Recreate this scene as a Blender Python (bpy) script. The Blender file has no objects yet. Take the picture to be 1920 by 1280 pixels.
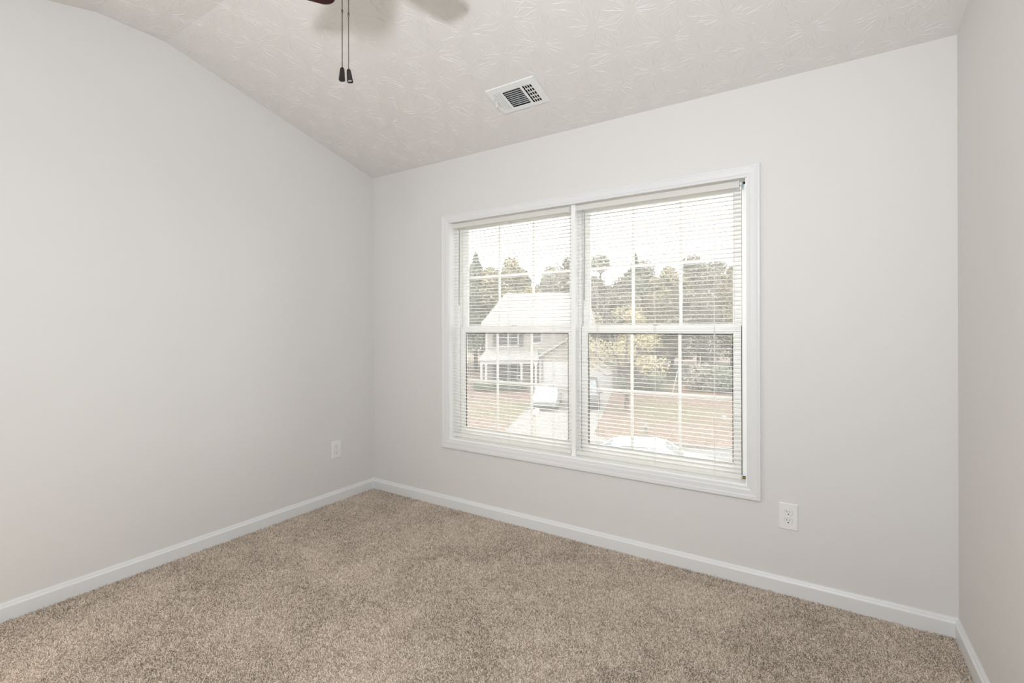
import bpy, bmesh, math, random
from mathutils import Vector, Matrix

S = bpy.context.scene
COL = S.collection
random.seed(7)

# ------------------------------------------------------------------ camera
YAW, PITCH, ROLL = 0.56829, 0.00066, -0.002245
CAM = Vector((2.9596, -2.6047, 1.2568))
F0 = Vector((-math.sin(YAW), math.cos(YAW), 0)); R0 = Vector((math.cos(YAW), math.sin(YAW), 0)); U0 = Vector((0, 0, 1))
F1 = F0*math.cos(PITCH)+U0*math.sin(PITCH); U1 = U0*math.cos(PITCH)-F0*math.sin(PITCH)
R2 = R0*math.cos(ROLL)+U1*math.sin(ROLL); U2 = U1*math.cos(ROLL)-R0*math.sin(ROLL)
cam = bpy.data.cameras.new('camera'); co = bpy.data.objects.new('camera', cam); COL.objects.link(co)
M = Matrix.Identity(4)
for i in range(3):
    M[i][0] = R2[i]; M[i][1] = U2[i]; M[i][2] = -F1[i]; M[i][3] = CAM[i]
co.matrix_world = M
cam.sensor_width = 36; cam.sensor_fit = 'HORIZONTAL'
cam.lens = 900.76/1920*36; cam.shift_y = -(640-614.3)/1920
cam.clip_start = 0.02; cam.clip_end = 500
S.camera = co

# ------------------------------------------------------------------ light
W = bpy.data.worlds.new('overcast_sky'); S.world = W; W.use_nodes = True
bg = W.node_tree.nodes['Background']; bg.inputs[0].default_value = (1.0, 0.985, 0.96, 1); bg.inputs[1].default_value = 5.6
def lamp(name, kind, loc, power, color, **k):
    l = bpy.data.lights.new(name, kind); l.energy = power; l.color = color
    for a, b in k.items(): setattr(l, a, b)
    o = bpy.data.objects.new(name, l); COL.objects.link(o); o.location = loc
    return o
# the photographer's flash, on a stand behind and above the camera
d = lamp('camera_flash', 'AREA', (2.944, -2.988, 1.802), 44.5, (0.93, 0.975, 1.03), shape='DISK', size=0.20)
d.rotation_euler = Vector((-.58, .77, .10)).to_track_quat('-Z', 'Y').to_euler()
# warm fill lamp added out of view to brighten the right wall
d = lamp('added_fill_light', 'AREA', (0.03, -2.62, 1.05), 17, (1.0, 0.94, 0.85), shape='RECTANGLE', size=2.0, size_y=0.8)
d.rotation_euler = (0, math.radians(-90), 0)

vs = S.view_settings
vs.view_transform = 'Standard'; vs.look = 'None'; vs.gamma = 1; vs.use_curve_mapping = False; vs.exposure = 0.0
cy = S.cycles
cy.use_denoising = True
cy.max_bounces = 14; cy.diffuse_bounces = 8; cy.transparent_max_bounces = 24
cy.caustics_reflective = False; cy.caustics_refractive = False
cy.sample_clamp_indirect = 6

# ------------------------------------------------------------------ materials
def srgb(r, g, b):
    f = lambda c: (c/255/12.92) if c/255 <= .04045 else ((c/255+.055)/1.055)**2.4
    return (f(r), f(g), f(b), 1)
def mat(name, col, rough=.5, metal=0, spec=.5):
    m = bpy.data.materials.new(name); m.use_nodes = True
    b = m.node_tree.nodes['Principled BSDF']
    b.inputs['Base Color'].default_value = col; b.inputs['Roughness'].default_value = rough
    b.inputs['Metallic'].default_value = metal; b.inputs['Specular IOR Level'].default_value = spec
    return m
class N:
    """tiny node-graph helper"""
    def __init__(s, m): s.t = m.node_tree; s.b = s.t.nodes['Principled BSDF']
    def n(s, typ, **k):
        x = s.t.nodes.new(typ)
        for a, v in k.items(): setattr(x, a, v)
        return x
    def l(s, a, b): s.t.links.new(a, b)
    def coord(s, what='Object'): return s.n('ShaderNodeTexCoord').outputs[what]
    def noise(s, vec, scale, detail=2, rough=.5, dist=0):
        x = s.n('ShaderNodeTexNoise'); x.inputs['Scale'].default_value = scale; x.inputs['Detail'].default_value = detail
        x.inputs['Roughness'].default_value = rough; x.inputs['Distortion'].default_value = dist
        if vec is not None: s.l(vec, x.inputs['Vector'])
        return x.outputs['Fac']
    def math(s, op, a, b=None, c=None, clamp=False):
        x = s.n('ShaderNodeMath', operation=op); x.use_clamp = clamp
        for i, v in enumerate((a, b, c)):
            if v is None: continue
            if isinstance(v, (int, float)): x.inputs[i].default_value = v
            else: s.l(v, x.inputs[i])
        return x.outputs[0]
    def vmath(s, op, a, b=None, out=0):
        x = s.n('ShaderNodeVectorMath', operation=op)
        for i, v in enumerate((a, b)):
            if v is None: continue
            if isinstance(v, (tuple, list)): x.inputs[i].default_value = v
            else: s.l(v, x.inputs[i])
        return x.outputs[out]
    def ramp(s, fac, stops):
        x = s.n('ShaderNodeValToRGB'); e = x.color_ramp.elements
        while len(e) < len(stops): e.new(.5)
        for i, (p, c) in enumerate(stops): e[i].position = p; e[i].color = c
        s.l(fac, x.inputs[0]); return x.outputs[0]
    def bump(s, h, strength, dist):
        x = s.n('ShaderNodeBump'); x.inputs['Strength'].default_value = strength; x.inputs['Distance'].default_value = dist
        s.l(h, x.inputs['Height']); s.l(x.outputs[0], s.b.inputs['Normal']); return x
    def mix(s, fac, a, b):
        x = s.n('ShaderNodeMix', data_type='RGBA')
        if isinstance(fac, (int, float)): x.inputs[0].default_value = fac
        else: s.l(fac, x.inputs[0])
        for i, v in ((6, a), (7, b)):
            if isinstance(v, tuple): x.inputs[i].default_value = v
            else: s.l(v, x.inputs[i])
        return x.outputs[2]
    def col(s, c): s.l(c, s.b.inputs['Base Color'])

MAT = {}
m = MAT['wall'] = mat('greige_wall_paint', (.70, .69, .676, 1), .55, spec=.3)
g = N(m); c = g.coord(); g.bump(g.noise(c, 260, 2), .06, .001)
m = MAT['trim'] = mat('white_trim_paint', (.74, .75, .755, 1), .35)
MAT['casing'] = mat('white_casing_paint', (.74, .745, .75, 1), .35)
MAT['vinyl'] = mat('white_vinyl', (.90, .905, .895, 1), .4)
MAT['muntin'] = mat('white_grille', (.94, .945, .94, 1), .4)
m = MAT['slat'] = mat('ivory_blind_slat', (.92, .918, .90, 1), .35)
t_ = m.node_tree; ts_ = t_.nodes.new('ShaderNodeBsdfTranslucent'); ts_.inputs[0].default_value = (.97, .965, .945, 1); ms_ = t_.nodes.new('ShaderNodeMixShader'); ms_.inputs[0].default_value = .5
t_.links.new(t_.nodes['Principled BSDF'].outputs[0], ms_.inputs[1]); t_.links.new(ts_.outputs[0], ms_.inputs[2]); t_.links.new(ms_.outputs[0], t_.nodes['Material Output'].inputs[0])
MAT['cord'] = mat('white_cord', (.78, .78, .76, 1), .7)
m = MAT['wand'] = mat('clear_plastic_wand', (.42, .42, .41, 1), .15)
MAT['gasket'] = mat('black_gasket', (.02, .02, .02, 1), .6)
MAT['track'] = mat('dark_gap_shade', (.10, .10, .095, 1), .6)  # dark colour painted as the shade in the sash gaps
MAT['brass'] = mat('brass', (.42, .29, .10, 1), .35, 1)
MAT['clip'] = mat('blue_tinted_plastic', (.30, .38, .42, 1), .2)
MAT['plate'] = mat('white_outlet_plastic', (.80, .80, .795, 1), .3)
MAT['slot'] = mat('dark_slot', (.03, .028, .025, 1), .6)
MAT['recess'] = mat('grey_recess', (.20, .20, .19, 1), .6)
MAT['metalwhite'] = mat('white_enamel_steel', (.80, .81, .81, 1), .35)
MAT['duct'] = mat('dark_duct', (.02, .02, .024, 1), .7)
MAT['bronze'] = mat('dark_bronze', (.018, .013, .012, 1), .35, .6)
MAT['chain'] = mat('antique_chain', (.10, .09, .075, 1), .35, .9)
MAT['opal'] = mat('opal_glass', (.78, .76, .70, 1), .3)
m = MAT['blade'] = mat('mahogany_blade', (.042, .011, .009, 1), .6, spec=.2)
g = N(m); c = g.coord(); g.col(g.ramp(g.noise(g.vmath('MULTIPLY', c, (3, 40, 40)), 2, 4), [(.3, (.034, .008, .007, 1)), (.7, (.055, .015, .012, 1))]))

# glass: thin sheet, mostly clear with a little mirror
m = MAT['glass'] = bpy.data.materials.new('window_glass'); m.use_nodes = True
t = m.node_tree; t.nodes.clear()
o_ = t.nodes.new('ShaderNodeOutputMaterial'); mx = t.nodes.new('ShaderNodeMixShader'); tr = t.nodes.new('ShaderNodeBsdfTransparent')
gl = t.nodes.new('ShaderNodeBsdfGlossy'); fr = t.nodes.new('ShaderNodeFresnel'); fr.inputs[0].default_value = 1.25
tr.inputs[0].default_value = (.97, .975, .97, 1); gl.inputs['Roughness'].default_value = .02
t.links.new(fr.outputs[0], mx.inputs[0]); t.links.new(tr.outputs[0], mx.inputs[1]); t.links.new(gl.outputs[0], mx.inputs[2]); veil = t.nodes.new('ShaderNodeBsdfTranslucent'); veil.inputs[0].default_value = (.9, .9, .88, 1); m2 = t.nodes.new('ShaderNodeMixShader'); m2.inputs[0].default_value = .07
t.links.new(mx.outputs[0], m2.inputs[1]); t.links.new(veil.outputs[0], m2.inputs[2]); t.links.new(m2.outputs[0], o_.inputs[0])   # translucent share added as a pale haze over the view

# ceiling paint (the brushed sunbursts are modelled on the ceiling mesh)
m = MAT['ceiling'] = mat('sunburst_textured_ceiling', (.75, .733, .71, 1), .45, spec=.4)
g = N(m); c = g.coord(); g.bump(g.noise(c, 150, 3, .6), .35, .0012)

# carpet
m = MAT['carpet'] = mat('taupe_carpet', (.2, .15, .12, 1), .95, spec=.1)

# outdoors
def noisy(name, a, b, scale, rough=.9, detail=4, lo=.35, hi=.65):
    m = mat(name, a, rough, spec=.2); g = N(m); c = g.coord()
    g.col(g.ramp(g.noise(c, scale, detail, .6), [(lo, a), (hi, b)])); return m
MAT['lawn'] = noisy('leaf_strewn_lawn', (.30, .205, .15, 1), (.45, .33, .25, 1), 3.5, detail=8)
g = N(MAT['lawn']); c = g.coord()
base = g.ramp(g.noise(c, 4.0, 8, .65), [(.35, (.062, .044, .034, 1)), (.65, (.135, .098, .078, 1))])
green = g.ramp(g.noise(c, 6.0, 8, .65), [(.35, (.056, .052, .030, 1)), (.65, (.112, .10, .062, 1))])
patch = g.n('ShaderNodeMapRange'); patch.inputs[1].default_value = .48; patch.inputs[2].default_value = .62; g.l(g.noise(c, .13, 3, .5), patch.inputs[0])
g.col(g.mix(patch.outputs[0], base, green))
MAT['concrete'] = noisy('pale_concrete', (.12, .116, .11, 1), (.15, .146, .14, 1), 2.0)
MAT['asphalt'] = noisy('grey_asphalt', (.09, .0895, .088, 1), (.115, .114, .112, 1), 5.0)
MAT['dirt'] = noisy('tan_dirt', (.12, .08, .055, 1), (.155, .115, .08, 1), 1.2)
MAT['siding'] = mat('cream_siding', (.165, .155, .142, 1), .7)
g = N(MAT['siding']); c = g.coord(); wv = g.n('ShaderNodeTexWave', bands_direction='Z', wave_profile='SAW'); wv.inputs['Scale'].default_value = 1.0/0.2*.314*1.0; g.l(c, wv.inputs['Vector']); g.bump(wv.outputs['Fac'], .6, .02)
MAT['shingle'] = noisy('pale_grey_shingle', (.15, .149, .147, 1), (.19, .189, .187, 1), 9.0)
MAT['housewhite'] = mat('house_white_trim', (.26, .26, .257, 1), .5)
MAT['shutter'] = mat('grey_green_shutter', (.03, .034, .032, 1), .6)
MAT['darkglass'] = mat('house_window_glass', (.03, .033, .034, 1), .15, spec=.12)
MAT['door'] = mat('taupe_front_door', (.12, .105, .09, 1), .5)
MAT['bark'] = noisy('grey_bark', (.05, .042, .036, 1), (.085, .075, .067, 1), 6)
MAT['carwhite'] = mat('white_car_paint', (.42, .42, .42, 1), .15)
MAT['cargrey'] = mat('grey_car_paint', (.15, .16, .165, 1), .2)
MAT['carblack'] = mat('black_car_paint', (.045, .048, .052, 1), .2)
MAT['carglass'] = mat('car_glass', (.17, .19, .205, 1), .05)
MAT['tyre'] = mat('tyre_rubber', (.03, .03, .03, 1), .8)
MAT['rim'] = mat('wheel_rim', (.5, .5, .5, 1), .3, .8)
MAT['lampglass'] = mat('headlight_lens', (.55, .58, .62, 1), .1)
MAT['redlens'] = mat('tail_lens', (.35, .03, .03, 1), .2)
MAT['post'] = mat('weathered_wood_post', (.24, .22, .20, 1), .8)
def leafmat(name, a, b):
    m = mat(name, a, .8, spec=.1); g = N(m); c = g.coord()
    g.col(g.ramp(g.noise(c, .9, 5, .7), [(.36, a), (.64, b)])); return m
MAT['leaf_grey'] = leafmat('grey_green_leaves', (0.13, 0.128, 0.108, 1), (0.235, 0.225, 0.195, 1))
MAT['leaf_green'] = leafmat('dark_green_leaves', (0.095, 0.115, 0.085, 1), (0.165, 0.185, 0.145, 1))
MAT['leaf_yellow'] = leafmat('yellow_tan_leaves', (0.2, 0.175, 0.1, 1), (0.31, 0.275, 0.185, 1))
MAT['leaf_olive'] = leafmat('olive_leaves', (0.165, 0.158, 0.105, 1), (0.26, 0.24, 0.175, 1))
MAT['twig'] = mat('pale_twig', (.10, .092, .083, 1), .8)

# ------------------------------------------------------------------ mesh builder
class MB:
    def __init__(s): s.v = []; s.f = []; s.mi = []
    def _add(s, vs, fs, mi=0, T=None):
        o = len(s.v)
        for p in vs:
            p = Vector(p)
            if T is not None: p = T @ p
            s.v.append(p)
        for f in fs: s.f.append([o+i for i in f]); s.mi.append(mi)
        return s
    def box(s, x0, x1, y0, y1, z0, z1, mi=0, T=None):
        v = [(x0,y0,z0),(x1,y0,z0),(x1,y1,z0),(x0,y1,z0),(x0,y0,z1),(x1,y0,z1),(x1,y1,z1),(x0,y1,z1)]
        return s._add(v, [(3,2,1,0),(4,5,6,7),(0,1,5,4),(1,2,6,5),(2,3,7,6),(3,0,4,7)], mi, T)
    def tube(s, pts, r, n=8, mi=0, T=None, cap=True):
        pts = [Vector(p) for p in pts]; rs = r if isinstance(r, (list, tuple)) else [r]*len(pts)
        vs = []; fs = []
        for i, p in enumerate(pts):
            a = pts[max(i-1, 0)]; b = pts[min(i+1, len(pts)-1)]
            d = (b-a).normalized(); u = d.orthogonal() if abs(d.z) > .99 else d.cross(Vector((0,0,1)))
            if abs(d.z) > .99: u = Vector((1,0,0))-d*d.x
            u.normalize(); w = d.cross(u)
            for k in range(n):
                an = 2*math.pi*k/n; vs.append(p+(u*math.cos(an)+w*math.sin(an))*rs[i])
        for i in range(len(pts)-1):
            for k in range(n):
                fs.append((i*n+k, i*n+(k+1) % n, (i+1)*n+(k+1) % n, (i+1)*n+k))
        if cap: fs.append(tuple(range(n-1, -1, -1))); fs.append(tuple((len(pts)-1)*n+k for k in range(n)))
        return s._add(vs, fs, mi, T)
    def lathe(s, prof, n=32, mi=0, T=None):
        vs = []; fs = []
        for r, z in prof:
            for k in range(n):
                a = 2*math.pi*k/n; vs.append((r*math.cos(a), r*math.sin(a), z))
        for i in range(len(prof)-1):
            for k in range(n): fs.append((i*n+k, i*n+(k+1) % n, (i+1)*n+(k+1) % n, (i+1)*n+k))
        fs.append(tuple(range(n-1, -1, -1))); fs.append(tuple((len(prof)-1)*n+k for k in range(n)))
        return s._add(vs, fs, mi, T)
    def prism(s, poly, fa, fb, mi=0, T=None):
        """poly: 2D points; fa/fb map (a,b)->3D for the two ends"""
        n = len(poly); vs = [fa(*p) for p in poly]+[fb(*p) for p in poly]
        fs = [tuple(range(n-1, -1, -1)), tuple(range(n, 2*n))]+[(i, (i+1) % n, n+(i+1) % n, n+i) for i in range(n)]
        return s._add(vs, fs, mi, T)
    def loft(s, rings, mi=0, T=None, closed=True, cap=True):
        n = len(rings[0]); vs = [p for r in rings for p in r]; fs = []
        for i in range(len(rings)-1):
            for k in range(n if closed else n-1):
                fs.append((i*n+k, i*n+(k+1) % n, (i+1)*n+(k+1) % n, (i+1)*n+k))
        if cap: fs.append(tuple(range(n-1, -1, -1))); fs.append(tuple((len(rings)-1)*n+k for k in range(n)))
        return s._add(vs, fs, mi, T)
    def build(s, name, mats, parent=None, smooth=False, bevel=0, seg=2, recalc=True, origin=None):
        me = bpy.data.meshes.new(name)
        org = Vector(origin) if origin is not None else Vector((0,0,0))
        me.from_pydata([tuple(v-org) for v in s.v], [], s.f)
        if not isinstance(mats, (list, tuple)): mats = [mats]
        for mm in mats: me.materials.append(mm)
        for p, i in zip(me.polygons, s.mi): p.material_index = i
        if recalc:
            b = bmesh.new(); b.from_mesh(me); bmesh.ops.recalc_face_normals(b, faces=b.faces); b.to_mesh(me); b.free()
        if smooth:
            me.polygons.foreach_set('use_smooth', [True]*len(me.polygons))
            try: me.set_sharp_from_angle(angle=math.radians(38))
            except Exception: pass
        me.update()
        o = bpy.data.objects.new(name, me); COL.objects.link(o); o.location = org
        if parent is not None: o.parent = parent
        if bevel:
            bm_ = o.modifiers.new('bevel', 'BEVEL'); bm_.width = bevel; bm_.segments = seg; bm_.limit_method = 'ANGLE'; bm_.angle_limit = math.radians(40)
        return o
def empty(name, loc=(0,0,0), rz=0, parent=None):
    o = bpy.data.objects.new(name, None); COL.objects.link(o); o.location = loc; o.rotation_euler = (0,0,rz); o.empty_display_size = .1
    if parent is not None: o.parent = parent
    return o
def tag(o, label=None, cat=None, group=None, kind=None):
    if label: o['label'] = label
    if cat: o['category'] = cat
    if group: o['group'] = group
    if kind: o['kind'] = kind
    return o
def children(o): return [c for c in bpy.data.objects if c.parent == o]
def copy_tree(o, parent=None):
    c = o.copy(); COL.objects.link(c)
    if parent is not None: c.parent = parent
    for ch in children(o): copy_tree(ch, c)
    return c
def struct(mb, name, mats, label=None, cat=None, **k):
    o = mb.build(name, mats, **k); o['kind'] = 'structure'
    if label: o['label'] = label
    if cat: o['category'] = cat
    return o

# ------------------------------------------------------------------ room shell
RW, RD = 3.4334, 3.15                    # room width (x) and depth (-y)
PROF = [(0, 2.438), (-1.428, 2.7995), (-1.722, 2.7985), (-RD, 2.438)]   # vault profile (y, z)
TH = .14                                  # wall thickness
# casing / opening numbers
OX0, OX1, OZ0, OZ1 = .779, 2.657, .488, 1.996
b = MB(); b._add([(0, -RD, 0), (RW, -RD, 0), (RW, 0, 0), (0, 0, 0)], [(0, 1, 2, 3)]); floor_o = struct(b, 'floor', MAT['carpet'], 'brown taupe cut pile carpet over the whole floor', 'floor')
def sidewall(x0, x1):
    poly = [(0, 0)]+PROF[0:1]+PROF[1:3]+PROF[3:4]+[(-RD, 0)]
    poly = [(TH, 0), (TH, 2.438)] + PROF[1:3] + [(-RD-TH, 2.438), (-RD-TH, 0)]
    poly = [(TH, 0), (TH, 2.42), (0, 2.438)] + PROF[1:3] + [(-RD, 2.438), (-RD-TH, 2.42), (-RD-TH, 0)]
    return MB().prism(poly, lambda y, z: (x0, y, z), lambda y, z: (x1, y, z))
struct(sidewall(-TH, 0), 'wall_left', MAT['wall'], 'plain greige wall left of the window wall, arched along the ceiling', 'wall')
struct(sidewall(RW, RW+TH), 'wall_right', MAT['wall'], 'plain greige wall at the right edge of the room', 'wall')
b = MB(); b.box(0, RW, -RD-TH, -RD, 0, 2.438); struct(b, 'wall_near', MAT['wall'], 'plain greige wall behind the camera', 'wall')
b = MB()
b.box(0, OX0-.02, 0, TH, 0, 2.438); b.box(OX1+.02, RW, 0, TH, 0, 2.438)
b.box(OX0-.02, OX1+.02, 0, TH, 0, OZ0-.02); b.box(OX0-.02, OX1+.02, 0, TH, OZ1+.02, 2.438)
# weld into one surface: outline with a hole
def holed(x0, x1, z0, z1, hx0, hx1, hz0, hz1, y0, y1):
    mb = MB(); xs = [x0, hx0, hx1, x1]; zs = [z0, hz0, hz1, z1]
    vs = [(x, y, z) for y in (y0, y1) for z in zs for x in xs]; I = lambda k, j, i: k*16+j*4+i
    fs = []
    for j in range(3):
        for i in range(3):
            if i == 1 and j == 1: continue
            fs.append((I(0,j,i), I(0,j,i+1), I(0,j+1,i+1), I(0,j+1,i))); fs.append((I(1,j,i), I(1,j+1,i), I(1,j+1,i+1), I(1,j,i+1)))
    for i in range(3):
        fs.append((I(0,0,i), I(1,0,i), I(1,0,i+1), I(0,0,i+1))); fs.append((I(0,3,i), I(0,3,i+1), I(1,3,i+1), I(1,3,i)))
        fs.append((I(0,i,0), I(0,i+1,0), I(1,i+1,0), I(1,i,0))); fs.append((I(0,i,3), I(1,i,3), I(1,i+1,3), I(0,i+1,3)))
    fs += [(I(0,1,1), I(0,1,2), I(1,1,2), I(1,1,1)), (I(0,2,1), I(1,2,1), I(1,2,2), I(0,2,2)), (I(0,1,1), I(1,1,1), I(1,2,1), I(0,2,1)), (I(0,1,2), I(0,2,2), I(1,2,2), I(1,1,2))]
    mb._add(vs, fs); return mb
struct(holed(0, RW, 0, 2.438, OX0-.02, OX1+.02, OZ0-.02, OZ1+.02, 0, TH), 'wall_window', MAT['wall'], 'greige wall with the wide white framed window', 'wall')

# vent opening on the window-side slope: s along x, t along y
VX0, VX1, VY0, VY1 = 1.42, 1.722, -.464, -.271
def zc(y): return 2.438+(2.7995-2.438)*(-y/1.428)
b = MB(); xs = [-.02, VX0+.018, VX1-.018, RW+.02]; ys = [.0, VY1-.012, VY0+.012, -1.428]
vs_ = [(x, y, zc(y)) for y in ys for x in xs]; fs_ = []
for j in range(3):
    for i in range(3):
        if i == 1 and j == 1: continue
        fs_.append((j*4+i, j*4+i+1, (j+1)*4+i+1, (j+1)*4+i))
b._add(vs_, fs_)
o = len(b.v); e_ = [(-.02, -1.428, 2.7995), (RW+.02, -1.428, 2.7995), (RW+.02, -1.722, 2.7985), (-.02, -1.722, 2.7985), (RW+.02, -RD, 2.438), (-.02, -RD, 2.438)]
b._add(e_, [(0,1,2,3), (3,2,4,5)])
# top skin so that the slab has thickness
top = [(-.02, TH, 2.60), (RW+.02, TH, 2.60), (RW+.02, -1.575, 3.02), (-.02, -1.575, 3.02), (RW+.02, -RD-TH, 2.60), (-.02, -RD-TH, 2.60)]
b._add(top, [(0,3,2,1), (3,5,4,2)])
# brushed sunbursts: thin raised plaster ridges fanning out from rows of stamped centres
def zceil(y):
    if y > -1.428: return zc(y)
    if y > -1.722: return 2.7995-.001*(-1.428-y)/.294
    return 2.438+(2.7985-2.438)*(y+RD)/(RD-1.722)
rb = random.Random(21)
def ridge(x, y, a, ln, h, w):
    n = max(3, int(ln/.011)); da = 0; pts = []
    for k in range(n+1):
        pts.append((x, y, a)); da = da*.5+rb.gauss(0, .16); aa = a+da
        x += math.cos(aa)*ln/n; y += math.sin(aa)*ln/n
        if not (.004 < x < RW-.004 and -RD+.004 < y < -.004): break
        if VX0-.01 < x < VX1+.01 and VY0-.01 < y < VY1+.01: break
    if len(pts) < 3: return
    o = len(b.v); m_ = len(pts)
    for k, (px, py, pa) in enumerate(pts):
        q = k/(m_-1); e = min(1, q*5+.15, (1-q)*3)*rb.uniform(.65, 1.25); ww = w*(.55+.45*e)
        nx, ny = -math.sin(pa)*ww, math.cos(pa)*ww
        for sx, dz in ((-1, -.0002), (-.25, h*e), (.25, h*e), (1, -.0002)):
            X, Y = px+nx*sx, py+ny*sx; b.v.append(Vector((X, Y, zceil(Y)-dz)))
    for k in range(m_-1):
        for t in range(3):
            b.f.append([o+k*4+t, o+k*4+t+1, o+(k+1)*4+t+1, o+(k+1)*4+t]); b.mi.append(0)
SPC = .215; row = 0; yy = -.06
while yy > -RD:
    xx = .05+(SPC/2 if row % 2 else 0)
    while xx < RW:
        cx_, cy_ = xx+rb.uniform(-.03, .03), yy+rb.uniform(-.03, .03); r0 = rb.uniform(.022, .032)
        nn = rb.randint(28, 36); a0 = rb.uniform(0, 6.28)
        for k in range(nn):
            a = a0+2*math.pi*(k+rb.uniform(-.35, .35))/nn; st0 = r0*rb.uniform(.9, 1.15) if rb.random() < .72 else r0+rb.uniform(.015, .05)
            ridge(cx_+math.cos(a)*st0, cy_+math.sin(a)*st0, a, rb.uniform(.03, .10), rb.uniform(.0008, .0016), rb.uniform(.0011, .0019))
        for k in range(rb.randint(1, 3)):      # torn lip of the stamped disc
            a = rb.uniform(0, 6.28); ridge(cx_+math.cos(a)*r0, cy_+math.sin(a)*r0, a+math.pi/2, rb.uniform(.015, .03), .0010, .0014)
        for k in range(7):                     # stray flecks between the bursts
            a = rb.uniform(0, 6.28); d_ = rb.uniform(.07, .13); ridge(cx_+math.cos(a)*d_, cy_+math.sin(a)*d_, a+rb.gauss(0, .5), rb.uniform(.010, .024), .0011, .0014)
        xx += SPC
    yy -= SPC*.87; row += 1
ceil_o = b.build('ceiling', MAT['ceiling'], recalc=False); tag(ceil_o, 'white vaulted ceiling with sunburst brush texture', 'ceiling', kind='structure')

# baseboards
BP = [(0, .014), (.0600, .014), (.0625, .0133), (.0660, .0105), (.0700, .0082), (.0735, .0076), (.0760, .0064), (.0790, .0040), (.0825, .0030), (.0825, 0), (0, 0)]
def baseboard(name, label, fa, fb):
    mb = MB(); mb.prism(BP, fa, fb); return struct(mb, name, MAT['trim'], label, 'baseboard')
baseboard('baseboard_left', 'white moulded baseboard along the left wall', lambda z, d: (d, -RD+d, z), lambda z, d: (d, -d, z))
baseboard('baseboard_window', 'white moulded baseboard under the window', lambda z, d: (d, -d, z), lambda z, d: (RW-d, -d, z))
baseboard('baseboard_right', 'white moulded baseboard along the right wall', lambda z, d: (RW-d, -d, z), lambda z, d: (RW-d, -RD+d, z))
baseboard('baseboard_near', 'white moulded baseboard behind the camera', lambda z, d: (RW-d, -RD+d, z), lambda z, d: (d, -RD+d, z))

# ------------------------------------------------------------------ window
CI = (.775, 2.663, .482, 1.992)           # casing inner edge
CP = [(0, 0), (0, .0085), (.003, .0105), (.010, .0108), (.0135, .0125), (.017, .0140), (.036, .0150), (.041, .0165), (.0455, .0172), (.0475, .0158), (.0495, .0172), (.0565, .0172), (.0595, .0150), (.0605, .011), (.0605, 0)]
rings = []
for o_c, d in CP: rings.append([(CI[0]-o_c, -d, CI[2]-o_c*1.06), (CI[1]+o_c, -d, CI[2]-o_c*1.06), (CI[1]+o_c, -d, CI[3]+o_c*.95), (CI[0]-o_c, -d, CI[3]+o_c*.95)])
b = MB(); b.loft(rings, cap=False)
struct(b, 'trim_1', MAT['casing'], 'white moulded casing framing the twin window', 'window casing', smooth=False)
# jamb lining: sides, head, stool
b = MB(); J = .021
b.box(OX0-J+.001, OX0, 0, TH, OZ0-J+.001, OZ1+J-.001); b.box(OX1, OX1+J-.001, 0, TH, OZ0-J+.001, OZ1+J-.001)
b.box(OX0, OX1, 0, TH, OZ1, OZ1+J-.001); b.box(OX0, OX1, 0, TH, OZ0-J+.001, OZ0)
struct(b, 'trim_2', MAT['vinyl'], 'white jamb lining and sill inside the window casing', 'window jamb')
# mullion post between the two windows
b = MB(); b.box(1.7035, 1.7300, .026, .088, OZ0, OZ1); b.box(1.6885, 1.7385, .088, .14, OZ0, OZ1)
struct(b, 'trim_3', MAT['vinyl'], 'white mullion post between the two windows', 'mullion', bevel=.002)

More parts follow.
